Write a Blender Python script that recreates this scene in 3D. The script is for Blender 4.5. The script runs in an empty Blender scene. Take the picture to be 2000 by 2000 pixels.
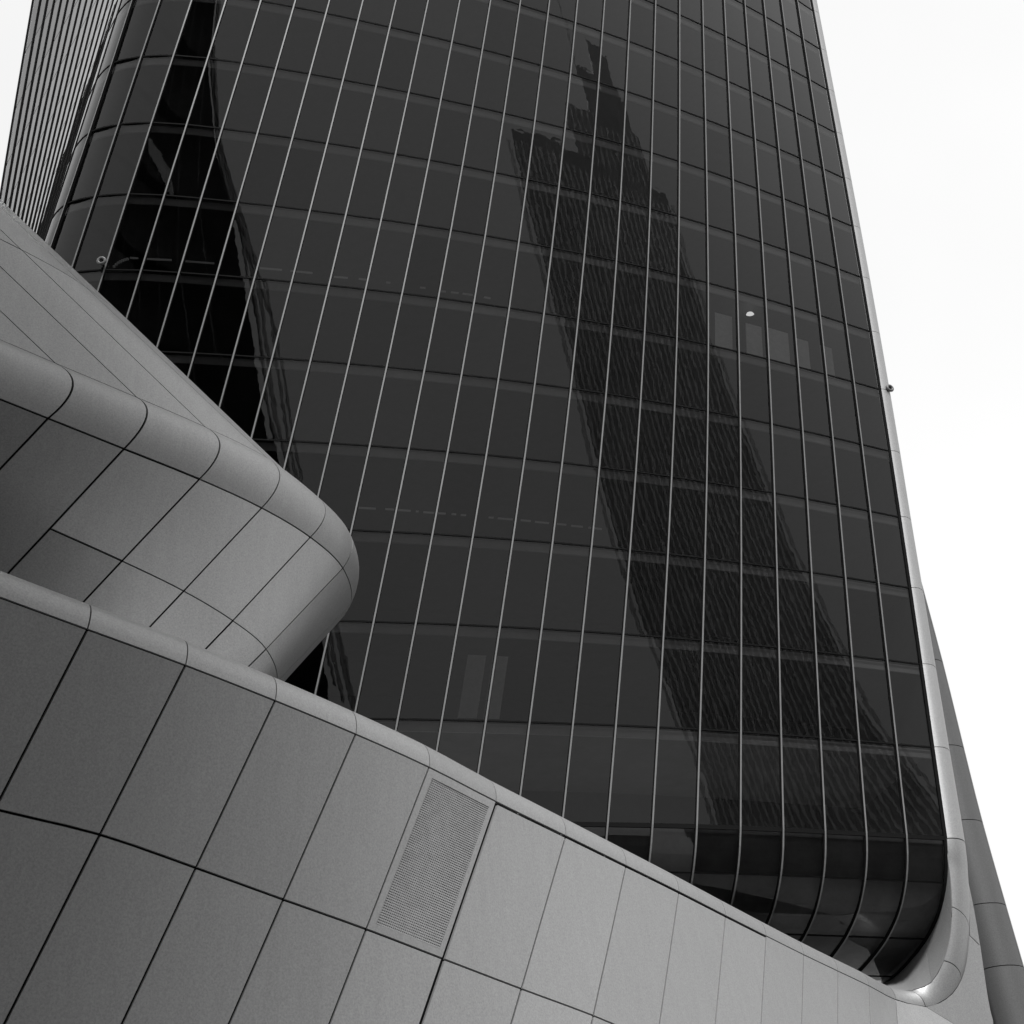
import bpy, math, random
import numpy as np
from mathutils import Matrix

random.seed(7)
SC = bpy.context.scene
COL = SC.collection

# ------------------------------------------------------------------ camera
R = math.radians
pitch, roll = R(34.0), R(-3.0)
fwd = np.array([0, math.cos(pitch), math.sin(pitch)])
up0 = np.array([0, -math.sin(pitch), math.cos(pitch)])
right0 = np.array([1.0, 0, 0])
right = math.cos(roll) * right0 + math.sin(roll) * up0
up = -math.sin(roll) * right0 + math.cos(roll) * up0
cd = bpy.data.cameras.new('camera')
cd.sensor_width = 36.0
cd.lens = 36.0 * 2857.0 / 2000.0          # normal lens on a square negative
cd.clip_start = 0.1
cd.clip_end = 5000
cam = bpy.data.objects.new('camera', cd)
COL.objects.link(cam)
m = Matrix.Identity(4)
for i in range(3):
    m[i][0], m[i][1], m[i][2] = right[i], up[i], -fwd[i]
cam.matrix_world = m
SC.camera = cam

# ------------------------------------------------------------------ sky, sun, exposure
SUN_AZ, SUN_EL = R(171.0), R(52.0)       # compass bearing (from +Y, clockwise) and height
w = bpy.data.worlds.new('World')
SC.world = w
w.use_nodes = True
nt = w.node_tree
nt.nodes.clear()
out = nt.nodes.new('ShaderNodeOutputWorld')
bg = nt.nodes.new('ShaderNodeBackground')
bg.inputs['Strength'].default_value = 0.15
sky = nt.nodes.new('ShaderNodeTexSky')
sky.sky_type = 'NISHITA'
sky.sun_disc = False
sky.sun_elevation = SUN_EL
sky.sun_rotation = SUN_AZ
sky.air_density = 1.0
sky.dust_density = 4.0
bw = nt.nodes.new('ShaderNodeRGBToBW')                       # black and white film
tc = nt.nodes.new('ShaderNodeTexCoord')
cl = nt.nodes.new('ShaderNodeTexNoise')                      # thin even cloud cover
cl.inputs['Scale'].default_value = 1.0
cl.inputs['Detail'].default_value = 5.0
cr = nt.nodes.new('ShaderNodeMapRange')
cr.inputs['From Min'].default_value = 0.3
cr.inputs['From Max'].default_value = 0.7
cr.inputs['To Min'].default_value = 5.9
cr.inputs['To Max'].default_value = 7.3
mx = nt.nodes.new('ShaderNodeMix')
mx.data_type = 'FLOAT'
mx.inputs[0].default_value = 0.9
nt.links.new(sky.outputs[0], bw.inputs[0])
nt.links.new(tc.outputs['Generated'], cl.inputs['Vector'])
nt.links.new(cl.outputs['Fac'], cr.inputs['Value'])
nt.links.new(bw.outputs[0], mx.inputs[2])
nt.links.new(cr.outputs[0], mx.inputs[3])
nt.links.new(mx.outputs[0], bg.inputs['Color'])
nt.links.new(bg.outputs[0], out.inputs[0])

sl = bpy.data.lights.new('sun', 'SUN')
sl.energy = 3.9
sl.angle = R(16.0)
sun = bpy.data.objects.new('sun', sl)
COL.objects.link(sun)
sd = np.array([math.sin(SUN_AZ) * math.cos(SUN_EL), math.cos(SUN_AZ) * math.cos(SUN_EL), math.sin(SUN_EL)])
from mathutils import Vector
sun.rotation_euler = Vector(sd).to_track_quat('Z', 'Y').to_euler()

SC.view_settings.view_transform = 'Standard'
SC.view_settings.look = 'None'
SC.view_settings.exposure = 0.0
SC.view_settings.gamma = 1.0
SC.render.engine = 'CYCLES'

# ------------------------------------------------------------------ surveyed shapes, in metres from the camera
GRID = [[[-31.86,69.857],[-31.7,69.192],[-31.53,68.515],[-31.35,67.825],[-31.161,67.123],[-30.964,66.408],[-30.76,65.676],[-30.553,64.922],[-30.347,64.135],[-30.139,63.3],[-29.919,62.425],[-29.682,61.527],[-29.432,60.62],[-29.168,59.704],[-28.892,58.782],[-28.602,57.854],[-28.299,56.92],[-27.984,55.981],[-27.658,55.036]],[[-31.387,68.486],[-31.189,67.835],[-30.983,67.172],[-30.767,66.497],[-30.543,65.811],[-30.311,65.113],[-30.074,64.399],[-29.834,63.663],[-29.595,62.895],[-29.356,62.079],[-29.105,61.225],[-28.839,60.347],[-28.56,59.461],[-28.268,58.568],[-27.963,57.668],[-27.647,56.763],[-27.319,55.852],[-26.979,54.936],[-26.628,54.015]],[[-30.913,67.116],[-30.679,66.478],[-30.435,65.829],[-30.184,65.17],[-29.924,64.5],[-29.658,63.818],[-29.388,63.122],[-29.115,62.404],[-28.844,61.655],[-28.573,60.858],[-28.292,60.024],[-27.995,59.168],[-27.687,58.303],[-27.367,57.432],[-27.035,56.554],[-26.692,55.671],[-26.338,54.784],[-25.973,53.891],[-25.598,52.995]],[[-30.44,65.745],[-30.168,65.121],[-29.888,64.486],[-29.601,63.842],[-29.306,63.188],[-29.006,62.523],[-28.701,61.844],[-28.395,61.145],[-28.093,60.414],[-27.79,59.638],[-27.478,58.824],[-27.152,57.988],[-26.815,57.145],[-26.467,56.295],[-26.107,55.44],[-25.737,54.58],[-25.357,53.716],[-24.967,52.847],[-24.568,51.974]],[[-29.966,64.375],[-29.657,63.764],[-29.341,63.144],[-29.018,62.514],[-28.688,61.876],[-28.353,61.228],[-28.015,60.567],[-27.676,59.886],[-27.341,59.174],[-27.008,58.417],[-26.665,57.624],[-26.309,56.809],[-25.943,55.987],[-25.566,55.159],[-25.179,54.326],[-24.783,53.489],[-24.377,52.648],[-23.962,51.802],[-23.538,50.953]],[[-29.493,63.004],[-29.147,62.407],[-28.794,61.801],[-28.435,61.187],[-28.07,60.565],[-27.7,59.933],[-27.329,59.29],[-26.957,58.627],[-26.59,57.934],[-26.225,57.197],[-25.851,56.423],[-25.466,55.629],[-25.07,54.828],[-24.665,54.022],[-24.251,53.212],[-23.828,52.397],[-23.396,51.579],[-22.956,50.758],[-22.508,49.933]],[[-29.02,61.634],[-28.636,61.05],[-28.247,60.458],[-27.851,59.859],[-27.451,59.253],[-27.048,58.639],[-26.642,58.012],[-26.237,57.368],[-25.838,56.694],[-25.442,55.976],[-25.038,55.223],[-24.622,54.45],[-24.198,53.67],[-23.765,52.886],[-23.323,52.098],[-22.873,51.306],[-22.416,50.511],[-21.95,49.713],[-21.478,48.912]],[[-28.546,60.263],[-28.125,59.693],[-27.699,59.115],[-27.268,58.532],[-26.833,57.942],[-26.395,57.344],[-25.956,56.735],[-25.518,56.109],[-25.087,55.454],[-24.659,54.756],[-24.224,54.023],[-23.779,53.27],[-23.326,52.512],[-22.864,51.75],[-22.395,50.984],[-21.919,50.215],[-21.435,49.443],[-20.945,48.669],[-20.448,47.891]],[[-28.073,58.892],[-27.615,58.335],[-27.152,57.772],[-26.685,57.204],[-26.215,56.63],[-25.742,56.049],[-25.27,55.458],[-24.799,54.85],[-24.335,54.214],[-23.876,53.535],[-23.411,52.822],[-22.936,52.091],[-22.453,51.354],[-21.964,50.613],[-21.467,49.87],[-20.964,49.124],[-20.454,48.375],[-19.939,47.624],[-19.418,46.871]],[[-27.599,57.522],[-27.104,56.978],[-26.605,56.43],[-26.102,55.876],[-25.597,55.318],[-25.09,54.754],[-24.583,54.181],[-24.08,53.591],[-23.584,52.974],[-23.093,52.315],[-22.598,51.622],[-22.092,50.911],[-21.581,50.195],[-21.063,49.477],[-20.539,48.756],[-20.009,48.032],[-19.474,47.307],[-18.933,46.579],[-18.388,45.85]],[[-27.126,56.151],[-26.593,55.621],[-26.058,55.087],[-25.519,54.549],[-24.979,54.007],[-24.437,53.459],[-23.897,52.903],[-23.36,52.332],[-22.832,51.734],[-22.311,51.094],[-21.784,50.422],[-21.249,49.731],[-20.709,49.037],[-20.162,48.34],[-19.611,47.641],[-19.054,46.941],[-18.493,46.239],[-17.928,45.535],[-17.358,44.829]],[[-26.652,54.781],[-26.083,54.264],[-25.51,53.744],[-24.936,53.221],[-24.36,52.695],[-23.785,52.165],[-23.211,51.626],[-22.641,51.073],[-22.081,50.494],[-21.528,49.874],[-20.971,49.221],[-20.406,48.552],[-19.836,47.879],[-19.262,47.204],[-18.683,46.527],[-18.1,45.85],[-17.513,45.171],[-16.922,44.49],[-16.328,43.809]],[[-26.179,53.41],[-25.572,52.907],[-24.963,52.401],[-24.353,51.894],[-23.742,51.384],[-23.132,50.87],[-22.524,50.349],[-21.922,49.814],[-21.33,49.254],[-20.745,48.653],[-20.157,48.021],[-19.563,47.372],[-18.964,46.721],[-18.361,46.068],[-17.755,45.413],[-17.145,44.758],[-16.532,44.102],[-15.916,43.446],[-15.298,42.788]],[[-25.706,52.04],[-25.061,51.55],[-24.416,51.059],[-23.77,50.566],[-23.124,50.072],[-22.479,49.575],[-21.838,49.071],[-21.203,48.555],[-20.578,48.013],[-19.962,47.433],[-19.344,46.821],[-18.719,46.193],[-18.091,45.563],[-17.461,44.931],[-16.827,44.299],[-16.19,43.667],[-15.551,43.034],[-14.911,42.401],[-14.268,41.768]],[[-25.232,50.669],[-24.551,50.193],[-23.869,49.716],[-23.187,49.238],[-22.506,48.76],[-21.827,48.28],[-21.152,47.794],[-20.483,47.296],[-19.827,46.773],[-19.179,46.212],[-18.53,45.62],[-17.876,45.013],[-17.219,44.404],[-16.56,43.795],[-15.899,43.185],[-15.235,42.576],[-14.571,41.966],[-13.905,41.357],[-13.238,40.747]],[[-24.759,49.299],[-24.04,48.836],[-23.322,48.373],[-22.604,47.911],[-21.887,47.449],[-21.174,46.985],[-20.465,46.517],[-19.764,46.037],[-19.075,45.533],[-18.396,44.992],[-17.717,44.42],[-17.033,43.834],[-16.347,43.246],[-15.659,42.658],[-14.971,42.071],[-14.281,41.484],[-13.59,40.898],[-12.899,40.312],[-12.208,39.726]],[[-24.043,48.413],[-23.291,47.95],[-22.539,47.488],[-21.787,47.025],[-21.038,46.563],[-20.291,46.1],[-19.549,45.631],[-18.814,45.151],[-18.092,44.648],[-17.38,44.106],[-16.667,43.534],[-15.949,42.948],[-15.23,42.361],[-14.509,41.773],[-13.787,41.185],[-13.064,40.599],[-12.34,40.013],[-11.615,39.427],[-10.891,38.841]],[[-22.54,48.316],[-21.811,47.82],[-21.082,47.324],[-20.354,46.826],[-19.625,46.326],[-18.897,45.823],[-18.169,45.316],[-17.443,44.808],[-16.715,44.308],[-15.982,43.821],[-15.241,43.34],[-14.5,42.852],[-13.759,42.361],[-13.019,41.867],[-12.281,41.371],[-11.543,40.873],[-10.805,40.374],[-10.068,39.874],[-9.33,39.374]],[[-21.016,48.239],[-20.301,47.742],[-19.586,47.245],[-18.871,46.748],[-18.155,46.249],[-17.436,45.75],[-16.714,45.254],[-15.984,44.768],[-15.246,44.3],[-14.506,43.85],[-13.761,43.412],[-13.016,42.979],[-12.272,42.546],[-11.529,42.113],[-10.787,41.678],[-10.046,41.242],[-9.305,40.806],[-8.564,40.369],[-7.824,39.931]],[[-19.472,48.185],[-18.763,47.716],[-18.054,47.248],[-17.344,46.78],[-16.633,46.314],[-15.918,45.851],[-15.198,45.396],[-14.469,44.95],[-13.727,44.521],[-12.984,44.102],[-12.247,43.69],[-11.513,43.289],[-10.778,42.891],[-10.042,42.495],[-9.307,42.099],[-8.572,41.704],[-7.837,41.308],[-7.101,40.913],[-6.366,40.518]],[[-17.913,48.158],[-17.205,47.736],[-16.497,47.314],[-15.787,46.894],[-15.077,46.476],[-14.364,46.063],[-13.647,45.655],[-12.924,45.253],[-12.193,44.854],[-11.46,44.465],[-10.734,44.086],[-10.011,43.714],[-9.288,43.344],[-8.565,42.975],[-7.842,42.608],[-7.118,42.241],[-6.394,41.874],[-5.67,41.507],[-4.946,41.141]],[[-16.35,48.158],[-15.642,47.784],[-14.934,47.411],[-14.225,47.039],[-13.515,46.669],[-12.804,46.302],[-12.091,45.939],[-11.376,45.579],[-10.658,45.218],[-9.942,44.863],[-9.229,44.516],[-8.519,44.174],[-7.809,43.834],[-7.1,43.494],[-6.39,43.155],[-5.679,42.817],[-4.969,42.48],[-4.258,42.142],[-3.548,41.805]],[[-14.782,48.185],[-14.074,47.86],[-13.367,47.535],[-12.659,47.211],[-11.95,46.888],[-11.242,46.566],[-10.535,46.245],[-9.828,45.926],[-9.126,45.607],[-8.427,45.289],[-7.731,44.975],[-7.036,44.665],[-6.341,44.355],[-5.645,44.047],[-4.95,43.738],[-4.255,43.431],[-3.56,43.124],[-2.865,42.817],[-2.17,42.51]],[[-13.211,48.237],[-12.504,47.961],[-11.797,47.685],[-11.09,47.408],[-10.384,47.13],[-9.679,46.851],[-8.978,46.571],[-8.283,46.293],[-7.595,46.015],[-6.915,45.737],[-6.237,45.459],[-5.558,45.181],[-4.88,44.905],[-4.201,44.629],[-3.523,44.353],[-2.845,44.077],[-2.167,43.802],[-1.49,43.527],[-0.812,43.252]],[[-11.638,48.314],[-10.931,48.086],[-10.225,47.857],[-9.52,47.626],[-8.817,47.393],[-8.116,47.156],[-7.422,46.917],[-6.738,46.679],[-6.066,46.439],[-5.403,46.2],[-4.745,45.96],[-4.085,45.719],[-3.426,45.477],[-2.766,45.236],[-2.107,44.994],[-1.448,44.753],[-0.789,44.512],[-0.13,44.27],[0.528,44.029]],[[-10.062,48.414],[-9.357,48.232],[-8.652,48.05],[-7.949,47.865],[-7.248,47.675],[-6.552,47.48],[-5.865,47.281],[-5.193,47.082],[-4.537,46.882],[-3.892,46.681],[-3.254,46.48],[-2.615,46.276],[-1.977,46.071],[-1.338,45.865],[-0.7,45.66],[-0.062,45.453],[0.576,45.247],[1.214,45.041],[1.852,44.834]],[[-8.482,48.539],[-7.778,48.401],[-7.075,48.264],[-6.374,48.124],[-5.677,47.979],[-4.987,47.826],[-4.31,47.668],[-3.65,47.507],[-3.009,47.344],[-2.384,47.182],[-1.766,47.019],[-1.15,46.852],[-0.534,46.684],[0.082,46.515],[0.698,46.345],[1.314,46.175],[1.93,46.005],[2.545,45.834],[3.161,45.663]],[[-6.894,48.691],[-6.194,48.596],[-5.494,48.502],[-4.796,48.407],[-4.104,48.306],[-3.422,48.198],[-2.757,48.08],[-2.111,47.956],[-1.487,47.831],[-0.88,47.705],[-0.283,47.578],[0.309,47.447],[0.902,47.315],[1.495,47.183],[2.088,47.049],[2.68,46.915],[3.273,46.781],[3.866,46.646],[4.459,46.512]],[[-5.295,48.873],[-4.601,48.819],[-3.905,48.767],[-3.212,48.716],[-2.528,48.658],[-1.858,48.593],[-1.207,48.515],[-0.577,48.43],[0.029,48.341],[0.617,48.249],[1.192,48.155],[1.761,48.061],[2.331,47.964],[2.9,47.868],[3.47,47.77],[4.039,47.672],[4.608,47.574],[5.177,47.475],[5.747,47.377]],[[-3.683,49.084],[-2.996,49.073],[-2.308,49.063],[-1.624,49.053],[-0.951,49.037],[-0.296,49.011],[0.34,48.973],[0.95,48.924],[1.537,48.871],[2.105,48.813],[2.658,48.753],[3.205,48.692],[3.751,48.631],[4.297,48.569],[4.843,48.507],[5.39,48.445],[5.936,48.382],[6.482,48.319],[7.028,48.257]],[[-2.059,49.319],[-1.382,49.352],[-0.704,49.386],[-0.033,49.417],[0.625,49.44],[1.264,49.451],[1.881,49.449],[2.471,49.437],[3.037,49.419],[3.583,49.395],[4.114,49.369],[4.638,49.342],[5.162,49.315],[5.686,49.288],[6.209,49.26],[6.733,49.233],[7.256,49.206],[7.78,49.179],[8.304,49.152]],[[-0.427,49.57],[0.238,49.653],[0.901,49.733],[1.557,49.806],[2.198,49.868],[2.819,49.915],[3.415,49.947],[3.984,49.97],[4.527,49.986],[5.05,49.996],[5.559,50.004],[6.061,50.011],[6.563,50.018],[7.065,50.024],[7.566,50.031],[8.069,50.039],[8.571,50.046],[9.074,50.054],[9.576,50.062]],[[1.206,49.83],[1.857,49.97],[2.505,50.101],[3.144,50.219],[3.767,50.32],[4.367,50.403],[4.942,50.47],[5.489,50.527],[6.008,50.577],[6.507,50.62],[6.993,50.661],[7.473,50.701],[7.954,50.741],[8.435,50.781],[8.916,50.822],[9.398,50.863],[9.879,50.905],[10.361,50.946],[10.843,50.988]],[[2.839,50.101],[3.473,50.305],[4.104,50.492],[4.724,50.656],[5.327,50.797],[5.908,50.917],[6.461,51.02],[6.984,51.112],[7.48,51.195],[7.955,51.271],[8.419,51.345],[8.878,51.416],[9.337,51.487],[9.797,51.56],[10.258,51.634],[10.719,51.707],[11.18,51.782],[11.641,51.856],[12.103,51.93]],[[4.471,50.397],[5.086,50.661],[5.697,50.904],[6.297,51.116],[6.879,51.299],[7.438,51.458],[7.97,51.599],[8.47,51.726],[8.943,51.844],[9.397,51.953],[9.84,52.057],[10.277,52.159],[10.714,52.26],[11.153,52.363],[11.592,52.468],[12.032,52.572],[12.471,52.677],[12.911,52.782],[13.351,52.887]],[[6.099,50.726],[6.694,51.045],[7.283,51.34],[7.861,51.6],[8.421,51.828],[8.958,52.029],[9.467,52.206],[9.946,52.369],[10.399,52.52],[10.832,52.661],[11.254,52.796],[11.669,52.928],[12.084,53.059],[12.5,53.19],[12.916,53.323],[13.332,53.456],[13.749,53.589],[14.166,53.723],[14.583,53.856]],[[7.723,51.094],[8.295,51.458],[8.862,51.799],[9.417,52.106],[9.953,52.379],[10.467,52.622],[10.952,52.839],[11.411,53.036],[11.843,53.219],[12.256,53.392],[12.656,53.557],[13.049,53.717],[13.441,53.876],[13.833,54.036],[14.225,54.196],[14.617,54.356],[15.009,54.516],[15.401,54.676],[15.793,54.836]],[[9.34,51.495],[9.889,51.899],[10.434,52.283],[10.965,52.634],[11.477,52.951],[11.965,53.237],[12.427,53.493],[12.862,53.724],[13.273,53.939],[13.665,54.142],[14.043,54.334],[14.412,54.521],[14.78,54.708],[15.147,54.895],[15.514,55.081],[15.88,55.267],[16.245,55.452],[16.611,55.638],[16.976,55.823]],[[10.949,51.918],[11.475,52.364],[11.995,52.79],[12.503,53.185],[12.991,53.545],[13.453,53.87],[13.889,54.165],[14.3,54.43],[14.687,54.674],[15.056,54.905],[15.411,55.124],[15.754,55.337],[16.096,55.549],[16.437,55.762],[16.776,55.974],[17.115,56.185],[17.453,56.395],[17.79,56.605],[18.128,56.815]],[[12.548,52.355],[13.05,52.845],[13.546,53.315],[14.03,53.755],[14.492,54.157],[14.929,54.522],[15.339,54.851],[15.723,55.147],[16.084,55.421],[16.427,55.678],[16.755,55.924],[17.071,56.161],[17.385,56.398],[17.697,56.635],[18.007,56.871],[18.317,57.106],[18.626,57.341],[18.935,57.576],[19.244,57.81]],[[14.134,52.794],[14.613,53.333],[15.085,53.853],[15.544,54.339],[15.98,54.784],[16.39,55.185],[16.772,55.547],[17.128,55.874],[17.461,56.176],[17.774,56.461],[18.073,56.732],[18.357,56.992],[18.64,57.251],[18.921,57.511],[19.202,57.77],[19.482,58.029],[19.762,58.288],[20.043,58.547],[20.324,58.806]],[[15.704,53.232],[16.163,53.826],[16.613,54.401],[17.045,54.937],[17.453,55.421],[17.834,55.856],[18.188,56.248],[18.514,56.606],[18.818,56.94],[19.099,57.253],[19.361,57.548],[19.61,57.829],[19.858,58.109],[20.106,58.39],[20.357,58.671],[20.608,58.954],[20.861,59.237],[21.114,59.52],[21.366,59.803]]]
NOSE = {"ground":[[-55.667,68.376,-1.7],[-45.187,56.995,-1.7],[-34.466,45.273,-1.7],[-23.594,33.339,-1.7],[-19.906,31.528,-1.7],[-17.275,31.142,-1.7],[-15.039,31.262,-1.7],[-13.004,31.601,-1.7],[-11.288,31.907,-1.7],[-9.908,32.192,-1.7],[-9.011,32.466,-1.7],[-8.751,33.257,-1.7],[-9.373,34.592,-1.7],[-10.669,35.498,-1.7],[-12.401,35.717,-1.7]],"base":[[-55.667,68.376,19.35],[-45.187,56.995,18.93],[-34.466,45.273,18.51],[-23.594,33.339,18.09],[-19.906,31.528,17.67],[-17.275,31.142,17.25],[-15.039,31.262,16.83],[-13.004,31.601,16.41],[-11.288,31.907,15.99],[-9.908,32.192,15.57],[-9.011,32.466,15.15],[-8.751,33.257,14.856],[-9.373,34.592,14.856],[-10.669,35.498,14.856],[-12.401,35.717,14.856]],"n3":[[-21.798,24.82,23.85],[-20.158,25.894,23.43],[-18.518,26.969,23.01],[-16.878,28.044,22.59],[-15.238,29.118,22.17],[-13.598,30.193,21.75],[-11.958,31.267,21.33],[-10.318,32.342,20.91],[-8.872,33.328,20.49],[-7.715,34.311,20.07],[-6.942,35.227,19.65],[-6.86,36.628,19.356],[-7.76,38.358,19.356],[-9.367,39.463,19.356],[-11.304,39.684,19.356]],"n2":[[-20.155,22.644,24.0],[-18.529,24.13,24.0],[-16.903,25.616,24.0],[-15.277,27.102,24.0],[-13.651,28.588,24.0],[-12.025,30.073,24.0],[-10.398,31.559,24.0],[-8.678,33.134,24.0],[-7.208,34.705,24.0],[-6.044,36.371,24.0],[-5.299,38.198,24.0],[-5.317,40.357,24.0],[-6.412,42.148,24.0],[-8.221,43.216,24.0],[-10.319,43.309,24.0]],"ctl":[[-19.258,22.836,25.4],[-17.631,24.322,25.4],[-16.005,25.808,25.4],[-14.379,27.294,25.4],[-12.753,28.78,25.4],[-11.055,30.332,25.4],[-9.523,31.739,25.4],[-7.764,33.379,25.4],[-6.35,35.017,25.4],[-5.146,36.781,25.4],[-4.638,38.555,25.4],[-4.788,40.675,25.4],[-6.089,42.655,25.4],[-8.177,43.816,25.4],[-10.425,43.902,25.4]],"n1":[[-20.108,22.912,26.0],[-18.482,24.398,26.0],[-16.856,25.884,26.0],[-15.23,27.37,26.0],[-13.604,28.856,26.0],[-12.122,30.21,26.0],[-10.307,31.853,26.0],[-8.69,33.362,26.0],[-7.196,34.994,26.0],[-6.305,36.76,26.0],[-5.675,38.406,26.0],[-5.739,40.272,26.0],[-6.783,41.929,26.0],[-8.441,42.846,26.0],[-10.441,42.896,26.0]],"n0":[[-24.809,19.116,29.7],[-23.183,20.602,29.7],[-21.557,22.088,29.7],[-19.931,23.574,29.7],[-18.305,25.06,29.7],[-16.823,26.413,29.7],[-15.009,28.056,29.7],[-13.391,29.566,29.7],[-12.012,31.219,29.7],[-11.001,33.391,29.7],[-12.059,34.969,29.7],[-13.884,35.497,29.7],[-15.622,34.729,29.7],[-16.743,33.195,29.7],[-17.271,31.37,29.7]],"top":[[-34.212,11.523,37.1],[-32.586,13.009,37.1],[-30.96,14.495,37.1],[-29.334,15.981,37.1],[-27.708,17.467,37.1],[-26.226,18.82,37.1],[-24.412,20.463,37.1],[-22.794,21.973,37.1],[-21.643,23.669,37.1],[-20.632,25.841,37.1],[-21.691,27.419,37.1],[-23.516,27.947,37.1],[-25.253,27.179,37.1],[-26.374,25.644,37.1],[-26.903,23.819,37.1]]}
RIB = {"O":[[-12.689,19.134,14.0],[-11.174,20.745,14.0],[-9.658,22.356,14.0],[-8.143,23.967,14.0],[-6.628,25.578,14.0],[-5.127,27.306,14.0],[-3.658,29.1,14.0],[-2.198,31.033,14.0],[-0.746,33.224,14.0],[0.944,35.66,14.0],[2.57,38.018,14.0],[4.142,40.305,14.0],[5.666,42.587,14.0],[7.109,44.723,14.0],[8.552,46.838,14.0],[9.957,48.836,14.0],[11.321,50.771,14.0],[12.598,52.685,14.0],[13.689,53.113,13.821],[14.264,53.338,13.983],[14.854,53.569,14.344],[15.348,53.763,14.89],[15.714,53.906,15.586],[16.046,54.036,16.569],[16.311,54.14,17.641],[16.496,54.213,18.733],[16.653,54.274,20.0],[17.035,54.887,24.0],[17.406,55.477,28.0],[17.762,56.023,32.0],[18.097,56.512,36.0],[18.448,56.963,40.0],[18.773,57.371,44.0],[19.071,57.743,48.0],[19.345,58.091,52.0],[19.596,58.417,56.0],[19.83,58.724,60.0],[20.051,59.016,64.0],[20.27,59.306,68.0],[20.489,59.596,72.0],[20.71,59.887,76.0],[20.932,60.178,80.0],[21.153,60.468,84.0],[21.375,60.759,88.0],[21.596,61.048,92.0]],"C":[[-12.607,19.221,14.88],[-11.091,20.832,14.88],[-9.576,22.443,14.88],[-8.061,24.054,14.88],[-6.548,25.667,14.88],[-5.05,27.397,14.88],[-3.584,29.194,14.88],[-2.129,31.131,14.88],[-0.679,33.324,14.86],[1.012,35.759,14.84],[2.638,38.117,14.82],[4.21,40.404,14.8],[5.733,42.687,14.78],[7.177,44.822,14.76],[8.62,46.937,14.74],[10.026,48.934,14.72],[11.389,50.87,14.72],[12.664,52.785,14.72],[13.654,53.015,14.361],[14.127,53.116,14.402],[14.707,53.197,14.656],[15.297,53.237,15.296],[15.742,53.233,16.092],[16.096,53.216,17.074],[16.353,53.193,18.103],[16.519,53.162,19.042],[16.674,53.149,20.0],[17.104,53.766,24.0],[17.524,54.363,28.0],[17.926,54.917,32.0],[18.304,55.415,36.0],[18.685,55.873,40.0],[19.038,56.286,44.0],[19.363,56.666,48.0],[19.665,57.022,52.0],[19.943,57.357,56.0],[20.203,57.672,60.0],[20.449,57.973,64.0],[20.693,58.274,68.0],[20.937,58.574,72.0],[21.182,58.876,76.0],[21.429,59.179,80.0],[21.676,59.482,84.0],[21.922,59.786,88.0],[22.168,60.089,92.0]],"I":[[-13.135,19.828,14.88],[-11.619,21.439,14.88],[-10.104,23.05,14.88],[-8.589,24.661,14.88],[-7.088,26.262,14.88],[-5.61,27.974,14.88],[-4.164,29.752,14.88],[-2.737,31.658,14.88],[-1.296,33.839,14.86],[0.4,36.28,14.84],[2.024,38.637,14.82],[3.592,40.919,14.8],[5.114,43.199,14.78],[6.56,45.338,14.76],[8.008,47.458,14.74],[9.418,49.46,14.72],[10.775,51.388,14.72],[12.043,53.295,14.72],[13.118,53.264,14.452],[13.531,53.252,14.474],[14.085,53.236,14.67],[14.705,53.218,15.429],[15.131,53.206,16.349],[15.399,53.198,17.367],[15.564,53.193,18.414],[15.641,53.191,19.272],[15.768,53.187,20.0],[16.229,53.784,24.0],[16.68,54.361,28.0],[17.114,54.899,32.0],[17.523,55.386,36.0],[17.905,55.822,40.0],[18.259,56.216,44.0],[18.586,56.576,48.0],[18.891,56.912,52.0],[19.172,57.227,56.0],[19.436,57.524,60.0],[19.685,57.806,64.0],[19.933,58.088,68.0],[20.182,58.371,72.0],[20.433,58.654,76.0],[20.685,58.938,80.0],[20.938,59.223,84.0],[21.191,59.508,88.0],[21.444,59.794,92.0]]}
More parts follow.
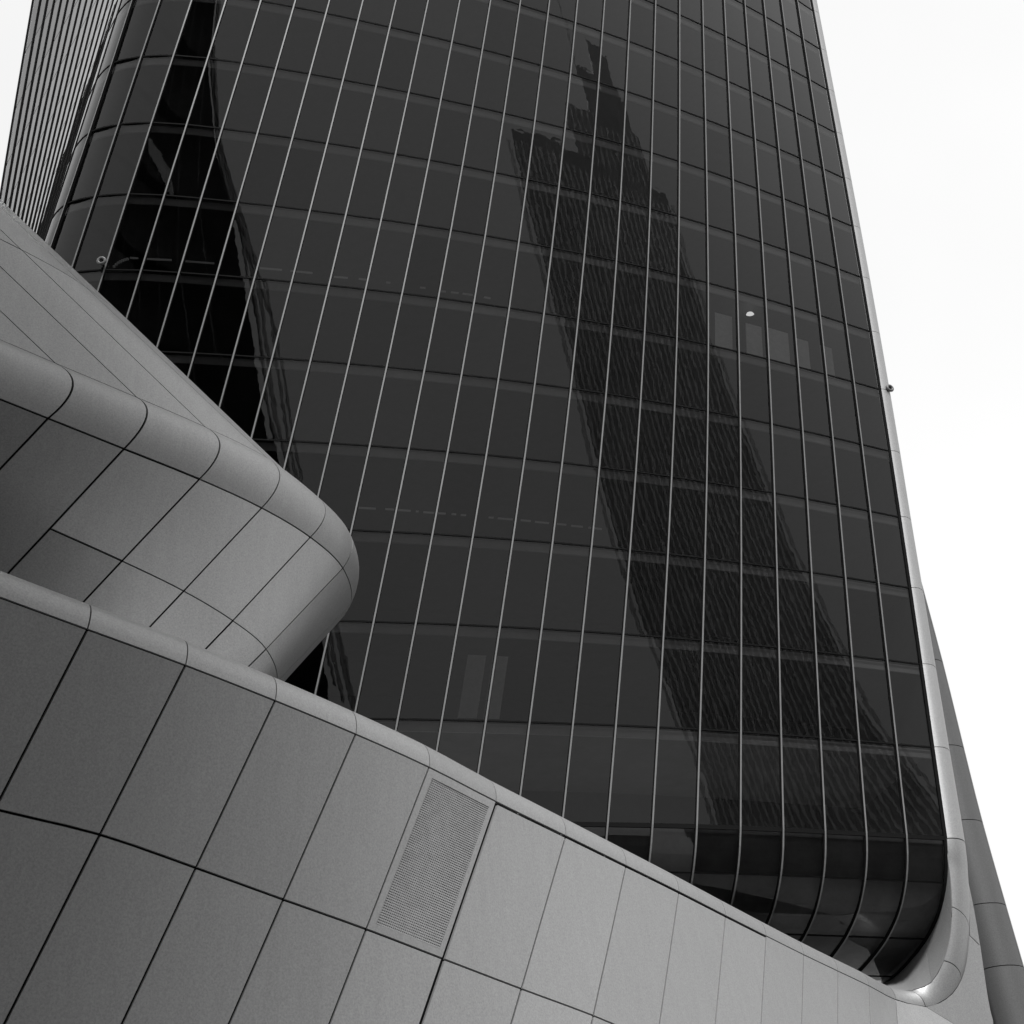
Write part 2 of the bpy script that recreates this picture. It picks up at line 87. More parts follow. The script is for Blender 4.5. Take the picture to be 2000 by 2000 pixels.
WALL = {"A":[[-12.689,19.134,14.0],[-11.174,20.745,14.0],[-9.658,22.356,14.0],[-8.143,23.967,14.0],[-6.628,25.578,14.0],[-5.127,27.306,14.0],[-3.658,29.1,14.0],[-2.198,31.033,14.0],[-0.746,33.224,14.0],[0.944,35.66,14.0],[2.57,38.018,14.0],[4.142,40.305,14.0],[5.666,42.587,14.0],[7.109,44.723,14.0],[8.552,46.838,14.0],[9.957,48.836,14.0],[11.321,50.771,14.0],[12.598,52.685,14.0],[13.689,53.113,13.821]],"B":[[-13.895,19.135,10.45],[-12.38,20.746,10.45],[-10.865,22.357,10.45],[-9.35,23.968,10.45],[-7.869,25.369,10.45],[-6.384,26.788,10.26],[-4.935,28.251,10.07],[-3.451,29.741,9.88],[-1.993,31.353,9.69],[-0.349,33.239,9.5],[1.286,35.048,9.31],[2.86,37.037,9.12],[4.398,39.314,9.12],[5.824,41.456,9.12],[7.237,43.583,9.12],[8.617,45.592,9.12],[10.02,47.51,9.12],[11.34,49.408,9.12],[16.753,54.313,12.131]],"C":[[-15.612,19.137,5.4],[-14.097,20.748,5.4],[-12.581,22.359,5.4],[-11.066,23.97,5.4],[-9.634,25.073,5.4],[-8.018,26.115,5.4],[-6.452,27.242,5.4],[-4.813,28.336,5.4],[-3.234,29.491,5.4],[-1.527,31.033,5.4],[0.215,32.572,5.4],[1.882,34.546,5.4],[3.431,36.819,5.4],[4.845,38.966,5.4],[6.234,41.102,5.4],[7.595,43.119,5.4],[9.029,45.025,5.4],[10.381,46.909,5.4],[16.253,54.313,7.131]],"D":[[-16.577,19.138,-1.7],[-15.062,20.749,-1.7],[-13.547,22.36,-1.7],[-12.032,23.971,-1.7],[-10.627,24.906,-1.7],[-9.023,25.7,-1.7],[-7.474,26.563,-1.7],[-5.815,27.303,-1.7],[-4.232,27.994,-1.7],[-2.561,29.097,-1.7],[-0.812,30.196,-1.7],[0.856,31.932,-1.7],[2.416,34.2,-1.7],[3.817,36.353,-1.7],[5.182,38.499,-1.7],[6.522,40.523,-1.7],[7.988,42.417,-1.7],[9.375,44.288,-1.7],[15.553,54.313,-1.7]]}
SLIVER = [[14.965,53.613,13.118],[15.559,53.845,12.878],[16.206,54.099,13.135],[16.245,54.114,13.82],[16.279,54.128,14.547],[16.42,54.183,16.181],[16.504,54.216,17.585],[16.524,54.224,18.721]]
PIER = [[20.143,63.0,37.96],[20.301,63.0,32.296],[20.342,63.0,27.824],[20.399,63.0,24.2],[20.563,63.0,20.398],[20.699,63.0,17.703],[20.916,63.0,13.198]]
VISIBLE = [[-25,11,14],[-24,10,14],[-23,10,14],[-22,10,14],[-21,9,13],[-20,9,13],[-19,9,13],[-18,8,12],[-17,8,12],[-16,8,12],[-15,7,11],[-14,7,11],[-13,7,11],[-12,7,10],[-11,6,10],[-10,6,10],[-9,6,9],[-8,5,9],[-7,5,9],[-6,5,10],[-5,4,10],[-4,4,10],[-3,4,10],[-2,3,10],[-1,3,10],[0,1,10],[1,1,10],[2,0,11],[3,0,11],[4,0,11],[5,0,11],[6,0,11],[7,0,12],[8,0,12],[9,0,12],[10,0,12],[11,0,13],[12,0,13],[13,0,13],[14,0,13],[15,0,14]]
LIGHTS = [[[[-16.778,48.267,47.6],[-16.409,48.318,47.6]],[[-16.127,48.375,47.6],[-14.936,48.549,47.6]],[[-14.325,48.667,47.6],[-13.055,48.908,47.6]],[[-11.044,49.364,47.6],[-10.046,49.563,47.6]],[[-9.673,49.652,47.6],[-8.672,49.877,47.6]],[[-7.721,50.198,47.6],[-7.087,50.321,47.6]],[[-6.586,50.422,47.6],[-6.249,50.51,47.6]],[[-5.334,50.756,47.6],[-5.147,50.808,47.6]],[[-3.785,51.23,47.6],[-3.525,51.276,47.6]],[[-2.799,51.562,47.6],[-2.582,51.604,47.6]],[[-2.347,51.661,47.6],[-1.991,51.753,47.6]],[[-1.8,51.806,47.6],[-1.321,51.934,47.6]],[[-0.799,52.13,47.6],[-0.493,52.232,47.6]]],[[[-6.568,51.835,35.6],[-5.848,51.974,35.6]],[[-5.447,52.04,35.6],[-5.078,52.117,35.6]],[[-4.922,52.16,35.6],[-4.371,52.283,35.6]],[[-4.15,52.333,35.6],[-4.04,52.357,35.6]],[[-3.837,52.434,35.6],[-3.386,52.534,35.6]],[[-3.267,52.56,35.6],[-2.885,52.639,35.6]],[[-2.63,52.692,35.6],[-2.431,52.739,35.6]],[[-2.233,52.801,35.6],[-2.009,52.851,35.6]],[[-1.032,53.103,35.6],[-0.807,53.154,35.6]],[[-0.631,53.214,35.6],[0.015,53.363,35.6]],[[0.364,53.455,35.6],[0.802,53.57,35.6]],[[0.988,53.647,35.6],[1.6,53.808,35.6]],[[1.952,53.901,35.6],[2.363,54.014,35.6]],[[2.585,54.11,35.6],[3.104,54.249,35.6]],[[3.353,54.332,35.6],[3.95,54.51,35.6]]],[[-17.631,48.768,47.6],[-17.503,48.647,47.6],[-17.38,48.543,47.6],[-17.265,48.474,47.6],[-17.147,48.414,47.6],[-17.025,48.363,47.6],[-16.904,48.337,47.6]]]
LAMP = [12.108,54.137,47.4]
FLOOR_H, Z0 = 4.0, 20.0
GROUND = -1.7

# ------------------------------------------------------------------ materials
def new_mat(name):
    mt = bpy.data.materials.new(name)
    mt.use_nodes = True
    t = mt.node_tree
    t.nodes.clear()
    o = t.nodes.new('ShaderNodeOutputMaterial')
    return mt, t, o

def plain(name, v, rough=0.5, metal=0.0, spec=0.5, emit=0.0, vary=0.0, bump=0.0, scale=6.0):
    mt, t, o = new_mat(name)
    p = t.nodes.new('ShaderNodeBsdfPrincipled')
    p.inputs['Base Color'].default_value = (v, v, v, 1)
    p.inputs['Roughness'].default_value = rough
    p.inputs['Metallic'].default_value = metal
    p.inputs['Specular IOR Level'].default_value = spec
    if emit:
        p.inputs['Emission Color'].default_value = (1, 1, 1, 1)
        p.inputs['Emission Strength'].default_value = emit
    if vary or bump:
        tc = t.nodes.new('ShaderNodeTexCoord')
        n = t.nodes.new('ShaderNodeTexNoise')
        n.inputs['Scale'].default_value = scale
        n.inputs['Detail'].default_value = 6.0
        n.inputs['Roughness'].default_value = 0.65
        t.links.new(tc.outputs['Object'], n.inputs['Vector'])
        if vary:
            mr = t.nodes.new('ShaderNodeMapRange')
            mr.inputs['From Min'].default_value = 0.25
            mr.inputs['From Max'].default_value = 0.75
            mr.inputs['To Min'].default_value = v * (1 - vary)
            mr.inputs['To Max'].default_value = v * (1 + vary)
            t.links.new(n.outputs['Fac'], mr.inputs['Value'])
            t.links.new(mr.outputs[0], p.inputs['Base Color'])
        if bump:
            b = t.nodes.new('ShaderNodeBump')
            b.inputs['Strength'].default_value = bump
            b.inputs['Distance'].default_value = 0.01
            t.links.new(n.outputs['Fac'], b.inputs['Height'])
            t.links.new(b.outputs[0], p.inputs['Normal'])
    t.links.new(p.outputs[0], o.inputs[0])
    return mt

def cladding(name, v, rough, metal):
    """painted metal sheet: a little tone difference from panel to panel, faint streaks, fine mottle, slight oil-canning"""
    mt, t, o = new_mat(name)
    L = t.links.new
    p = t.nodes.new('ShaderNodeBsdfPrincipled')
    p.inputs['Roughness'].default_value = rough
    p.inputs['Metallic'].default_value = metal
    p.inputs['Specular IOR Level'].default_value = 0.25
    tc = t.nodes.new('ShaderNodeTexCoord')
    oi = t.nodes.new('ShaderNodeObjectInfo')
    fine = t.nodes.new('ShaderNodeTexNoise')
    fine.inputs['Scale'].default_value = 22.0
    fine.inputs['Detail'].default_value = 4.0
    fine.inputs['Roughness'].default_value = 0.8
    big = t.nodes.new('ShaderNodeTexNoise')
    big.inputs['Scale'].default_value = 0.55
    big.inputs['Detail'].default_value = 3.0
    mp = t.nodes.new('ShaderNodeMapping')
    mp.inputs['Scale'].default_value = (3.0, 3.0, 0.22)
    st = t.nodes.new('ShaderNodeTexNoise')
    st.inputs['Scale'].default_value = 1.6
    st.inputs['Detail'].default_value = 5.0
    L(tc.outputs['Object'], fine.inputs['Vector'])
    L(tc.outputs['Object'], big.inputs['Vector'])
    L(tc.outputs['Object'], mp.inputs['Vector'])
    L(mp.outputs[0], st.inputs['Vector'])

    def rng(src, a, b, lo=0.3, hi=0.7):
        r = t.nodes.new('ShaderNodeMapRange')
        r.inputs['From Min'].default_value = lo
        r.inputs['From Max'].default_value = hi
        r.inputs['To Min'].default_value = a
        r.inputs['To Max'].default_value = b
        L(src, r.inputs['Value'])
        return r.outputs[0]

    def mul(a, b):
        mm = t.nodes.new('ShaderNodeMath')
        mm.operation = 'MULTIPLY'
        L(a, mm.inputs[0])
        L(b, mm.inputs[1])
        return mm.outputs[0]
    f = mul(rng(fine.outputs['Fac'], v * 0.80, v * 1.20), rng(st.outputs['Fac'], 0.972, 1.028))
    f = mul(f, rng(oi.outputs['Random'], 0.965, 1.035, 0.0, 1.0))
    L(f, p.inputs['Base Color'])
    b = t.nodes.new('ShaderNodeBump')
    b.inputs['Strength'].default_value = 0.35
    b.inputs['Distance'].default_value = 0.02
    L(big.outputs['Fac'], b.inputs['Height'])
    L(b.outputs[0], p.inputs['Normal'])
    L(p.outputs[0], o.inputs[0])
    return mt

def glass_mat(name, tint, ior, wob, tilt):
    """dark tinted glazing: clear reflection over a dim interior, panes not quite flat and not quite in line"""
    mt, t, o = new_mat(name)
    L = t.links.new
    tc = t.nodes.new('ShaderNodeTexCoord')
    ge = t.nodes.new('ShaderNodeNewGeometry')
    oi = t.nodes.new('ShaderNodeObjectInfo')
    n = t.nodes.new('ShaderNodeTexNoise')
    n.noise_dimensions = '4D'
    n.inputs['Scale'].default_value = 0.75
    n.inputs['Detail'].default_value = 3.0
    n.inputs['Roughness'].default_value = 0.5
    mw = t.nodes.new('ShaderNodeMath')
    mw.operation = 'MULTIPLY'
    mw.inputs[1].default_value = 60.0
    L(oi.outputs['Random'], mw.inputs[0])
    L(mw.outputs[0], n.inputs['W'])
    L(tc.outputs['Object'], n.inputs['Vector'])
    b = t.nodes.new('ShaderNodeBump')
    b.inputs['Strength'].default_value = 1.0
    b.inputs['Distance'].default_value = wob
    L(n.outputs['Fac'], b.inputs['Height'])
    wn = t.nodes.new('ShaderNodeTexWhiteNoise')
    wn.noise_dimensions = '1D'
    L(mw.outputs[0], wn.inputs['W'])
    sub = t.nodes.new('ShaderNodeVectorMath')
    sub.operation = 'SUBTRACT'
    sub.inputs[1].default_value = (0.5, 0.5, 0.5)
    L(wn.outputs['Color'], sub.inputs[0])
    sc_ = t.nodes.new('ShaderNodeVectorMath')
    sc_.operation = 'SCALE'
    sc_.inputs['Scale'].default_value = tilt
    L(sub.outputs[0], sc_.inputs[0])
    ad = t.nodes.new('ShaderNodeVectorMath')
    ad.operation = 'ADD'
    L(b.outputs[0], ad.inputs[0])
    L(sc_.outputs[0], ad.inputs[1])
    nz = t.nodes.new('ShaderNodeVectorMath')
    nz.operation = 'NORMALIZE'
    L(ad.outputs[0], nz.inputs[0])
    fr = t.nodes.new('ShaderNodeFresnel')
    fr.inputs['IOR'].default_value = ior
    L(nz.outputs[0], fr.inputs['Normal'])
    gl = t.nodes.new('ShaderNodeBsdfGlossy')
    gl.inputs['Roughness'].default_value = 0.0
    gl.inputs['Color'].default_value = (0.95, 0.95, 0.95, 1)
    L(nz.outputs[0], gl.inputs['Normal'])
    tr = t.nodes.new('ShaderNodeBsdfTransparent')
    tr.inputs['Color'].default_value = (tint, tint, tint, 1)
    tv = t.nodes.new('ShaderNodeMapRange')
    tv.inputs['To Min'].default_value = tint * 0.86
    tv.inputs['To Max'].default_value = tint * 1.14
    L(wn.outputs['Value'], tv.inputs['Value'])
    L(tv.outputs[0], tr.inputs['Color'])
    gv = t.nodes.new('ShaderNodeMapRange')
    gv.inputs['To Min'].default_value = 0.84
    gv.inputs['To Max'].default_value = 1.0
    L(oi.outputs['Random'], gv.inputs['Value'])
    L(gv.outputs[0], gl.inputs['Color'])
    mx = t.nodes.new('ShaderNodeMixShader')
    L(fr.outputs[0], mx.inputs[0])
    L(tr.outputs[0], mx.inputs[1])
    L(gl.outputs[0], mx.inputs[2])
    L(mx.outputs[0], o.inputs[0])
    return mt

M = dict(
    clad=cladding('painted_metal_cladding', 0.34, 0.46, 0.45),
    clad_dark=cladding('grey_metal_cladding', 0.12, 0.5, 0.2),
    joint=plain('black_joint', 0.008, 0.9, spec=0.1),
    cap=plain('mullion_cap', 0.14, 0.45, vary=0.15, scale=2.0),
    black=plain('black_gasket', 0.006, 0.7, spec=0.06),
    glass=glass_mat('tinted_glass', 0.31, 1.385, 0.0030, 0.0065),
    inner=plain('dim_interior', 0.14, 0.9, vary=0.3, scale=0.4),
    ceil=plain('interior_ceiling', 0.26, 0.9, vary=0.2, scale=0.7),
    bulk=plain('ceiling_bulkhead', 0.7, 0.9, vary=0.15, scale=0.8),
    blind=plain('blind_fabric', 0.85, 0.9, vary=0.1, scale=5.0),
    lamp=plain('lit_tube', 0.6, 0.5, emit=0.06),
    lampb=plain('lit_lamp', 0.8, 0.5, emit=1.6),
    vent=plain('vent_metal', 0.30, 0.5, vary=0.15, scale=4.0),
    dark=plain('dark_backing_and_shade', 0.02, 0.8, spec=0.1),
    ground=plain('paving', 0.26, 0.85, vary=0.3, bump=0.3, scale=1.5),
    tdark=plain('dark_tower_glazing', 0.012, 0.25, spec=0.25, vary=0.3, scale=0.2),
    tlight=plain('pale_tower_trim', 0.95, 0.5, vary=0.1, scale=0.5),
    tgrey=plain('grey_tower_wall', 0.30, 0.6, vary=0.2, scale=0.2),
    lining=plain('roll_lining', 0.55, 0.9, vary=0.3, scale=0.8),
    trib=plain('ribbed_tower_wall', 0.48, 0.6, vary=0.2, scale=0.2),
    block=plain('added_block_wall', 0.045, 0.6, vary=0.3, scale=0.2),
    fix=plain('fixture_metal', 0.12, 0.45),
)

# ------------------------------------------------------------------ helpers
def link(name, me, parent=None):
    ob = bpy.data.objects.new(name, me)
    COL.objects.link(ob)
    if parent is not None:
        ob.parent = parent
    return ob

def mesh(name, vs, fs, mats, parent=None, mi=None, smooth=None):
    me = bpy.data.meshes.new(name)
    me.from_pydata([tuple(map(float, v)) for v in vs], [], [tuple(map(int, f)) for f in fs])
    for mt in (mats if isinstance(mats, (list, tuple)) else [mats]):
        me.materials.append(mt)
    if mi is not None:
        me.polygons.foreach_set('material_index', mi)
    if smooth is not None:
        me.polygons.foreach_set('use_smooth', smooth)
    me.update()
    return link(name, me, parent)

def thing(name, label, cat, loc=(0, 0, 0), group=None):
    ob = bpy.data.objects.new(name, None)
    ob.empty_display_size = 0.5
    COL.objects.link(ob)
    tag(ob, label, cat, group)
    return ob

def tag(ob, label, cat, group=None):
    ob['label'] = label
    ob['category'] = cat
    if group:
        ob['group'] = group
    return ob

def V(*a):
    return np.array(a, float)

def unit(a):
    return a / max(np.linalg.norm(a), 1e-9)

def cat_rom(T, u):
    """smooth curve through the rows of T at integer parameters"""
    n = len(T)
    i = int(min(max(math.floor(u), 0), n - 2))
    t = u - i
    a, b = T[i], T[i + 1]
    m0 = (T[i + 1] - T[i - 1]) * 0.5 if i > 0 else b - a
    m1 = (T[i + 2] - T[i]) * 0.5 if i + 2 < n else b - a
    t2, t3 = t * t, t * t * t
    return (2 * t3 - 3 * t2 + 1) * a + (t3 - 2 * t2 + t) * m0 + (-2 * t3 + 3 * t2) * b + (t3 - t2) * m1

def patch(name, f, u0, u1, v0, v1, nu, nv, gap, parent, mats, inside, thick=0.06, lift=0.0):
    """one sheet-metal panel: the surface f over a rectangle of its parameters, drawn in by half a joint all round, with returned edges"""
    um, vm = (u0 + u1) / 2, (v0 + v1) / 2
    lu = sum(np.linalg.norm(f(u0 + (u1 - u0) * (a + 1) / 6, vm) - f(u0 + (u1 - u0) * a / 6, vm)) for a in range(6))
    lv = sum(np.linalg.norm(f(um, v0 + (v1 - v0) * (a + 1) / 6) - f(um, v0 + (v1 - v0) * a / 6)) for a in range(6))
    gu, gv = gap / 2 / max(lu, .05) * (u1 - u0), gap / 2 / max(lv, .05) * (v1 - v0)
    us = np.linspace(u0 + gu, u1 - gu, nu + 1)
    vv = np.linspace(v0 + gv, v1 - gv, nv + 1)
    P = [[f(u, v) for v in vv] for u in us]
    e = 1e-2
    pts, nrm = [], []
    for i, u in enumerate(us):
        for j, v in enumerate(vv):
            a = f(u + e * (u1 - u0), v) - f(u - e * (u1 - u0), v)
            b = f(u, v + e * (v1 - v0)) - f(u, v - e * (v1 - v0))
            n = unit(np.cross(a, b))
            pts.append(P[i][j])
            nrm.append(n)
    c = P[nu // 2][nv // 2]
    nc = nrm[(nu // 2) * (nv + 1) + nv // 2]
    flip = np.dot(nc, c - np.asarray(inside)) < 0
    if flip:
        nrm = [-n for n in nrm]
    pts = [p + n * lift for p, n in zip(pts, nrm)]
    W = nv + 1
    fs, sm = [], []
    for i in range(nu):
        for j in range(nv):
            q = [i * W + j, (i + 1) * W + j, (i + 1) * W + j + 1, i * W + j + 1]
            fs.append(q[::-1] if flip else q)
            sm.append(True)
    if thick:
        ring = [i * W for i in range(nu + 1)] + [nu * W + j for j in range(1, nv + 1)] \
            + [i * W + nv for i in range(nu - 1, -1, -1)] + [j for j in range(nv - 1, 0, -1)]
        base = len(pts)
        L = len(ring)
        pts = pts + [pts[r] for r in ring] + [pts[r] - nrm[r] * thick for r in ring]
        for a in range(L):
            b = (a + 1) % L
            q = [base + a, base + L + a, base + L + b, base + b]
            fs.append(q[::-1] if flip else q)
            sm.append(False)
    ob = mesh(name, pts, fs, mats, parent, smooth=sm)
    return ob

def box(vs, fs, c, ax, ay, az):
    """add a box: centre and three half-extent vectors"""
    b = len(vs)
    for sx in (-1, 1):
        for sy in (-1, 1):
            for sz in (-1, 1):
                vs.append(np.asarray(c) + sx * np.asarray(ax) + sy * np.asarray(ay) + sz * np.asarray(az))
    fs += [tuple(b + q for q in t) for t in ((0, 1, 3, 2), (4, 6, 7, 5), (0, 4, 5, 1), (2, 3, 7, 6), (0, 2, 6, 4), (1, 5, 7, 3))]

# ------------------------------------------------------------------ ground
vs, fs = [], []
N = 24
for i in range(N + 1):
    for j in range(N + 1):
        vs.append((-1500 + 3000 * i / N, -1500 + 3000 * j / N, GROUND))
for i in range(N):
    for j in range(N):
        a = i * (N + 1) + j
        fs.append((a, a + N + 1, a + N + 2, a + 1))
g = mesh('ground', vs, fs, M['ground'])
g['kind'] = 'structure'

# ------------------------------------------------------------------ the glass tower
J0, J1, KM = -25, 16, 18
GA = np.array([[(p[0], p[1], Z0 + FLOOR_H * k) for k, p in enumerate(r)] for r in GRID])
NJ = J1 - J0 + 1

def gp(j, k):
    return GA[j - J0][k]

NRM = np.zeros_like(GA)
TAN = np.zeros_like(GA)
for a in range(NJ):
    for k in range(KM + 1):
        t = GA[min(a + 1, NJ - 1)][k] - GA[max(a - 1, 0)][k]
        z = GA[a][min(k + 1, KM)] - GA[a][max(k - 1, 0)]
        n = unit(np.cross(t, z))
        NRM[a][k] = n
        TAN[a][k] = unit(t)

# the glass tucks in under the lowest full floor: (inwards, down) for the bottom roll
PROF = [(0.0, 0.0), (0.03, 0.7), (0.12, 1.2), (0.26, 1.65), (0.50, 2.1), (0.86, 2.55), (1.35, 2.9), (2.0, 3.22), (2.9, 3.48), (3.9, 3.68), (4.8, 3.79), (5.8, 3.86)]
ROLL_ROWS = [0, 3, 7, 10, 11]             # profile points where the glass is jointed
ROLL_J = range(0, J1 + 1)

def rollp(j, q):
    """point q (may be fractional) of the bottom roll on mullion line j"""
    a = j - J0
    q = min(max(q, 0), len(PROF) - 1)
    i = min(int(q), len(PROF) - 2)
    f = q - i
    pr = np.array(PROF)
    x, y = cat_rom(pr, q)
    t, n = TAN[a][0], NRM[a][0]
    nh = unit(V(n[0], n[1], 0))
    lt = float(np.dot((GA[a][1] - GA[a][0])[:2], t[:2])) / FLOOR_H
    return GA[a][0] - nh * x - V(t[0] * lt, t[1] * lt, 1) * y

def rolln(j, q):
    d = rollp(j, q + .2) - rollp(j, q - .2)
    return unit(np.cross(TAN[j - J0][0], -d))

tower = thing('glass_tower', 'tall dark glass tower with thin pale mullions, twisting and rounded at its left corner', 'tower')

def pane(name, c4, n4, parent, shared=None):
    """one glass pane with returned edges, very slightly bent to the twist of the tower; c4 = corners, n4 = outward normals"""
    c = sum(c4) / 4
    flat = unit(np.cross(c4[2] - c4[0], c4[3] - c4[1]))
    if np.dot(flat, n4[0]) < 0:
        flat = -flat
    g = 0.022
    c4 = [p + unit(c - p) * g for p in c4]
    NU, NV = 1, 3
    vs, ns, fs = [], [], []
    for v in np.linspace(0, 1, NV + 1):
        for u in np.linspace(0, 1, NU + 1):
            wts = ((1 - u) * (1 - v), u * (1 - v), u * v, (1 - u) * v)
            vs.append(sum(w_ * p for w_, p in zip(wts, c4)))
            ns.append(unit(sum(w_ * n for w_, n in zip(wts, n4)) * 0.86 + flat * 0.14))
    W_ = NU + 1
    for i in range(NV):
        fs.append((i * W_, i * W_ + 1, (i + 1) * W_ + 1, (i + 1) * W_))
    b = len(vs)
    vs += list(c4) + [p - n * 0.03 for p, n in zip(c4, n4)]
    ns += list(n4) * 2
    fs += [(b + a, b + 4 + a, b + 4 + (a + 1) % 4, b + (a + 1) % 4) for a in range(4)]
    mi = [0] * NV + [1] * 4
    if shared is not None:
        o = len(shared[0])
        shared[0].extend(vs)
        shared[1].extend([tuple(o + q for q in f) for f in fs])
        shared[2].extend(mi)
        shared[3].extend(ns)
        return None
    ob = mesh(name, vs, fs, [M['glass'], M['black']], parent, mi=mi, smooth=[True] * len(fs))
    ob.data.normals_split_custom_set_from_vertices([tuple(map(float, n)) for n in ns])
    return ob

vis = {j: (a, b) for j, a, b in VISIBLE}
rest = ([], [], [], [])
npane = 0
for j in range(J0, J1):
    for k in range(KM):
        a = j - J0
        c4 = [GA[a][k], GA[a + 1][k], GA[a + 1][k + 1], GA[a][k + 1]]
        n4 = [NRM[a][k], NRM[a + 1][k], NRM[a + 1][k + 1], NRM[a][k + 1]]
        lo, hi = vis.get(j, (99, 0))
        if j == -10:
            # the tight corner pane is bent glass: a finer strip
            vs, fs, sm = [], [], []
            SUB = 6
            for i in range(SUB + 1):
                for kk in (k, k + 1):
                    T = GA[:, kk]
                    g_ = 0.03 if i == 0 else (-0.03 if i == SUB else 0)
                    vs.append(cat_rom(T, a + i / SUB + g_ / 1.3) + V(0, 0, 0.022 if kk == k else -0.022))
            fs = [(2 * i, 2 * i + 2, 2 * i + 3, 2 * i + 1) for i in range(SUB)]
            if lo <= k <= hi:
                mesh('pane', vs, fs, M['glass'], tower, smooth=[True] * SUB)
                npane += 1
                continue
        if j >= -9 and lo <= k <= hi:
            pane('pane', c4, n4, tower)
            npane += 1
        else:
            pane('pane', c4, n4, tower, rest)
for j in ROLL_J:
    if j >= J1:
        continue
    for r in range(len(ROLL_ROWS) - 1):
        q0, q1 = ROLL_ROWS[r], ROLL_ROWS[r + 1]
        vs, fs = [], []
        n = q1 - q0
        for i in range(n * 2 + 1):
            q = q0 + i / 2
            q = q + (0.03 if i == 0 else (-0.03 if i == n * 2 else 0))
            A_, B_ = rollp(j, q), rollp(j + 1, q)
            d = unit(B_ - A_) * 0.022
            vs += [A_ + d, B_ - d]
        fs = [(2 * i + 2, 2 * i + 3, 2 * i + 1, 2 * i) for i in range(n * 2)]
        if j >= 8:
            mesh('pane', vs, fs, M['glass'], tower, smooth=[True] * len(fs))
            npane += 1
        else:
            b = len(rest[0])
            rest[0].extend(vs)
            rest[1].extend([tuple(b + x for x in f) for f in fs])
            rest[2].extend([0] * len(fs))
            rest[3].extend([rolln(j, min(q0 + i // 2 / 2, q1)) for i in range(len(vs))])
ob = mesh('pane_field', rest[0], rest[1], [M['glass'], M['black']], tower, mi=rest[2], smooth=[True] * len(rest[1]))
ob.data.normals_split_custom_set_from_vertices([tuple(map(float, n)) for n in rest[3]])
ob['kind'] = 'stuff'
print('panes', npane)

def sweep(name, path, wid, ups, w, d0, d1, parent, mats, capmat=0, sidemat=1):
    """square bar along a path: half width w along wid, from d0 to d1 along ups"""
    vs, fs, mi = [], [], []
    for p, t, n in zip(path, wid, ups):
        vs += [p - t * w + n * d0, p - t * w + n * d1, p + t * w + n * d1, p + t * w + n * d0]
    for i in range(len(path) - 1):
        a, b = 4 * i, 4 * i + 4
        fs += [(a, a + 1, b + 1, b), (a + 1, a + 2, b + 2, b + 1), (a + 2, a + 3, b + 3, b + 2), (a + 3, a, b, b + 3)]
        mi += [sidemat, capmat, sidemat, sidemat]
    L = 4 * (len(path) - 1)
    fs += [(3, 2, 1, 0), (L, L + 1, L + 2, L + 3)]
    mi += [sidemat, sidemat]
    return mesh(name, vs, fs, mats, parent, mi=mi)

for j in range(J0, J1 + 1):
    a = j - J0
    path = [GA[a][k] for k in range(KM, -1, -1)]
    wid = [TAN[a][k] for k in range(KM, -1, -1)]
    ups = [NRM[a][k] for k in range(KM, -1, -1)]
    if j in ROLL_J:
        for q in np.arange(0.5, len(PROF) - 0.6, 0.5):
            path.append(rollp(j, q))
            wid.append(TAN[a][0])
            ups.append(rolln(j, q))
    if j == J1:
        mu = sweep('edge_gasket', path, wid, ups, 0.06, -0.02, 0.05, tower, [M['black'], M['black']])
        continue
    deep = 0.10 if j >= -9 else 0.028 + 0.0026 * (-9 - j)
    mu = sweep('mullion', path, wid, ups, 0.032 if j >= -9 else 0.045, 0.02, deep, tower, [M['cap'] if j >= -9 else M['black'], M['black']])
    sweep('gasket', path, wid, ups, 0.06, -0.03, 0.02, mu, [M['black'], M['black']])

def strip(name, k, h0, h1, d, parent, mat, j0=J0, j1=J1, dz=None, thick=0.05):
    """a band following the facade at floor k from h0 to h1 (m above the floor line), d metres outside the glass"""
    vs, fs = [], []
    n = 0
    for j in range(j0, j1 + 1):
        a = j - J0
        steps = 1 if (j == j1 or j > -8 or j < -12) else 4
        for s_ in range(steps):
            u = a + s_ / steps
            p = cat_rom(GA[:, k], u)
            nn = unit(cat_rom(NRM[:, k], u))
            kk = min(k + 1, KM)
            kd = max(kk - 1, 0)
            slope = (cat_rom(GA[:, kk], u) - cat_rom(GA[:, kd], u)) / FLOOR_H
            for h in (h0, h1):
                q = p + slope * h
                vs.append(q + nn * d)
                vs.append(q + nn * (d - thick))
            n += 1
    for i in range(n - 1):
        a, b = 4 * i, 4 * i + 4
        fs += [(a, b, b + 2, a + 2), (a + 1, a + 3, b + 3, b + 1), (a, a + 1, b + 1, b), (a + 2, b + 2, b + 3, a + 3)]
    return mesh(name, vs, fs, mat, parent)

for k in range(0, KM + 1):
    hh = 0.032 if k else 0.085
    strip('transom', k, -hh, hh, 0.028 if k else 0.034, tower, M['black'], j0=-10)
    strip('transom', k, -0.02, 0.02, 0.004, tower, M['black'], j1=-10)
    if k >= 1:
        strip('bulkhead', k, -0.40, -0.03, -0.16, tower, M['bulk'])
        # the ceiling seen from below through the glass
        vs, fs = [], []
        for j in range(J0, J1 + 1):
            a = j - J0
            nn = unit(V(NRM[a][k][0], NRM[a][k][1], 0))
            p = GA[a][k] + V(0, 0, -0.12)
            vs += [p - nn * 0.22, p - nn * 6.0]
        fs = [(2 * i, 2 * i + 2, 2 * i + 3, 2 * i + 1) for i in range(NJ - 1)]
        mesh('ceiling', vs, fs, M['ceil'], tower)
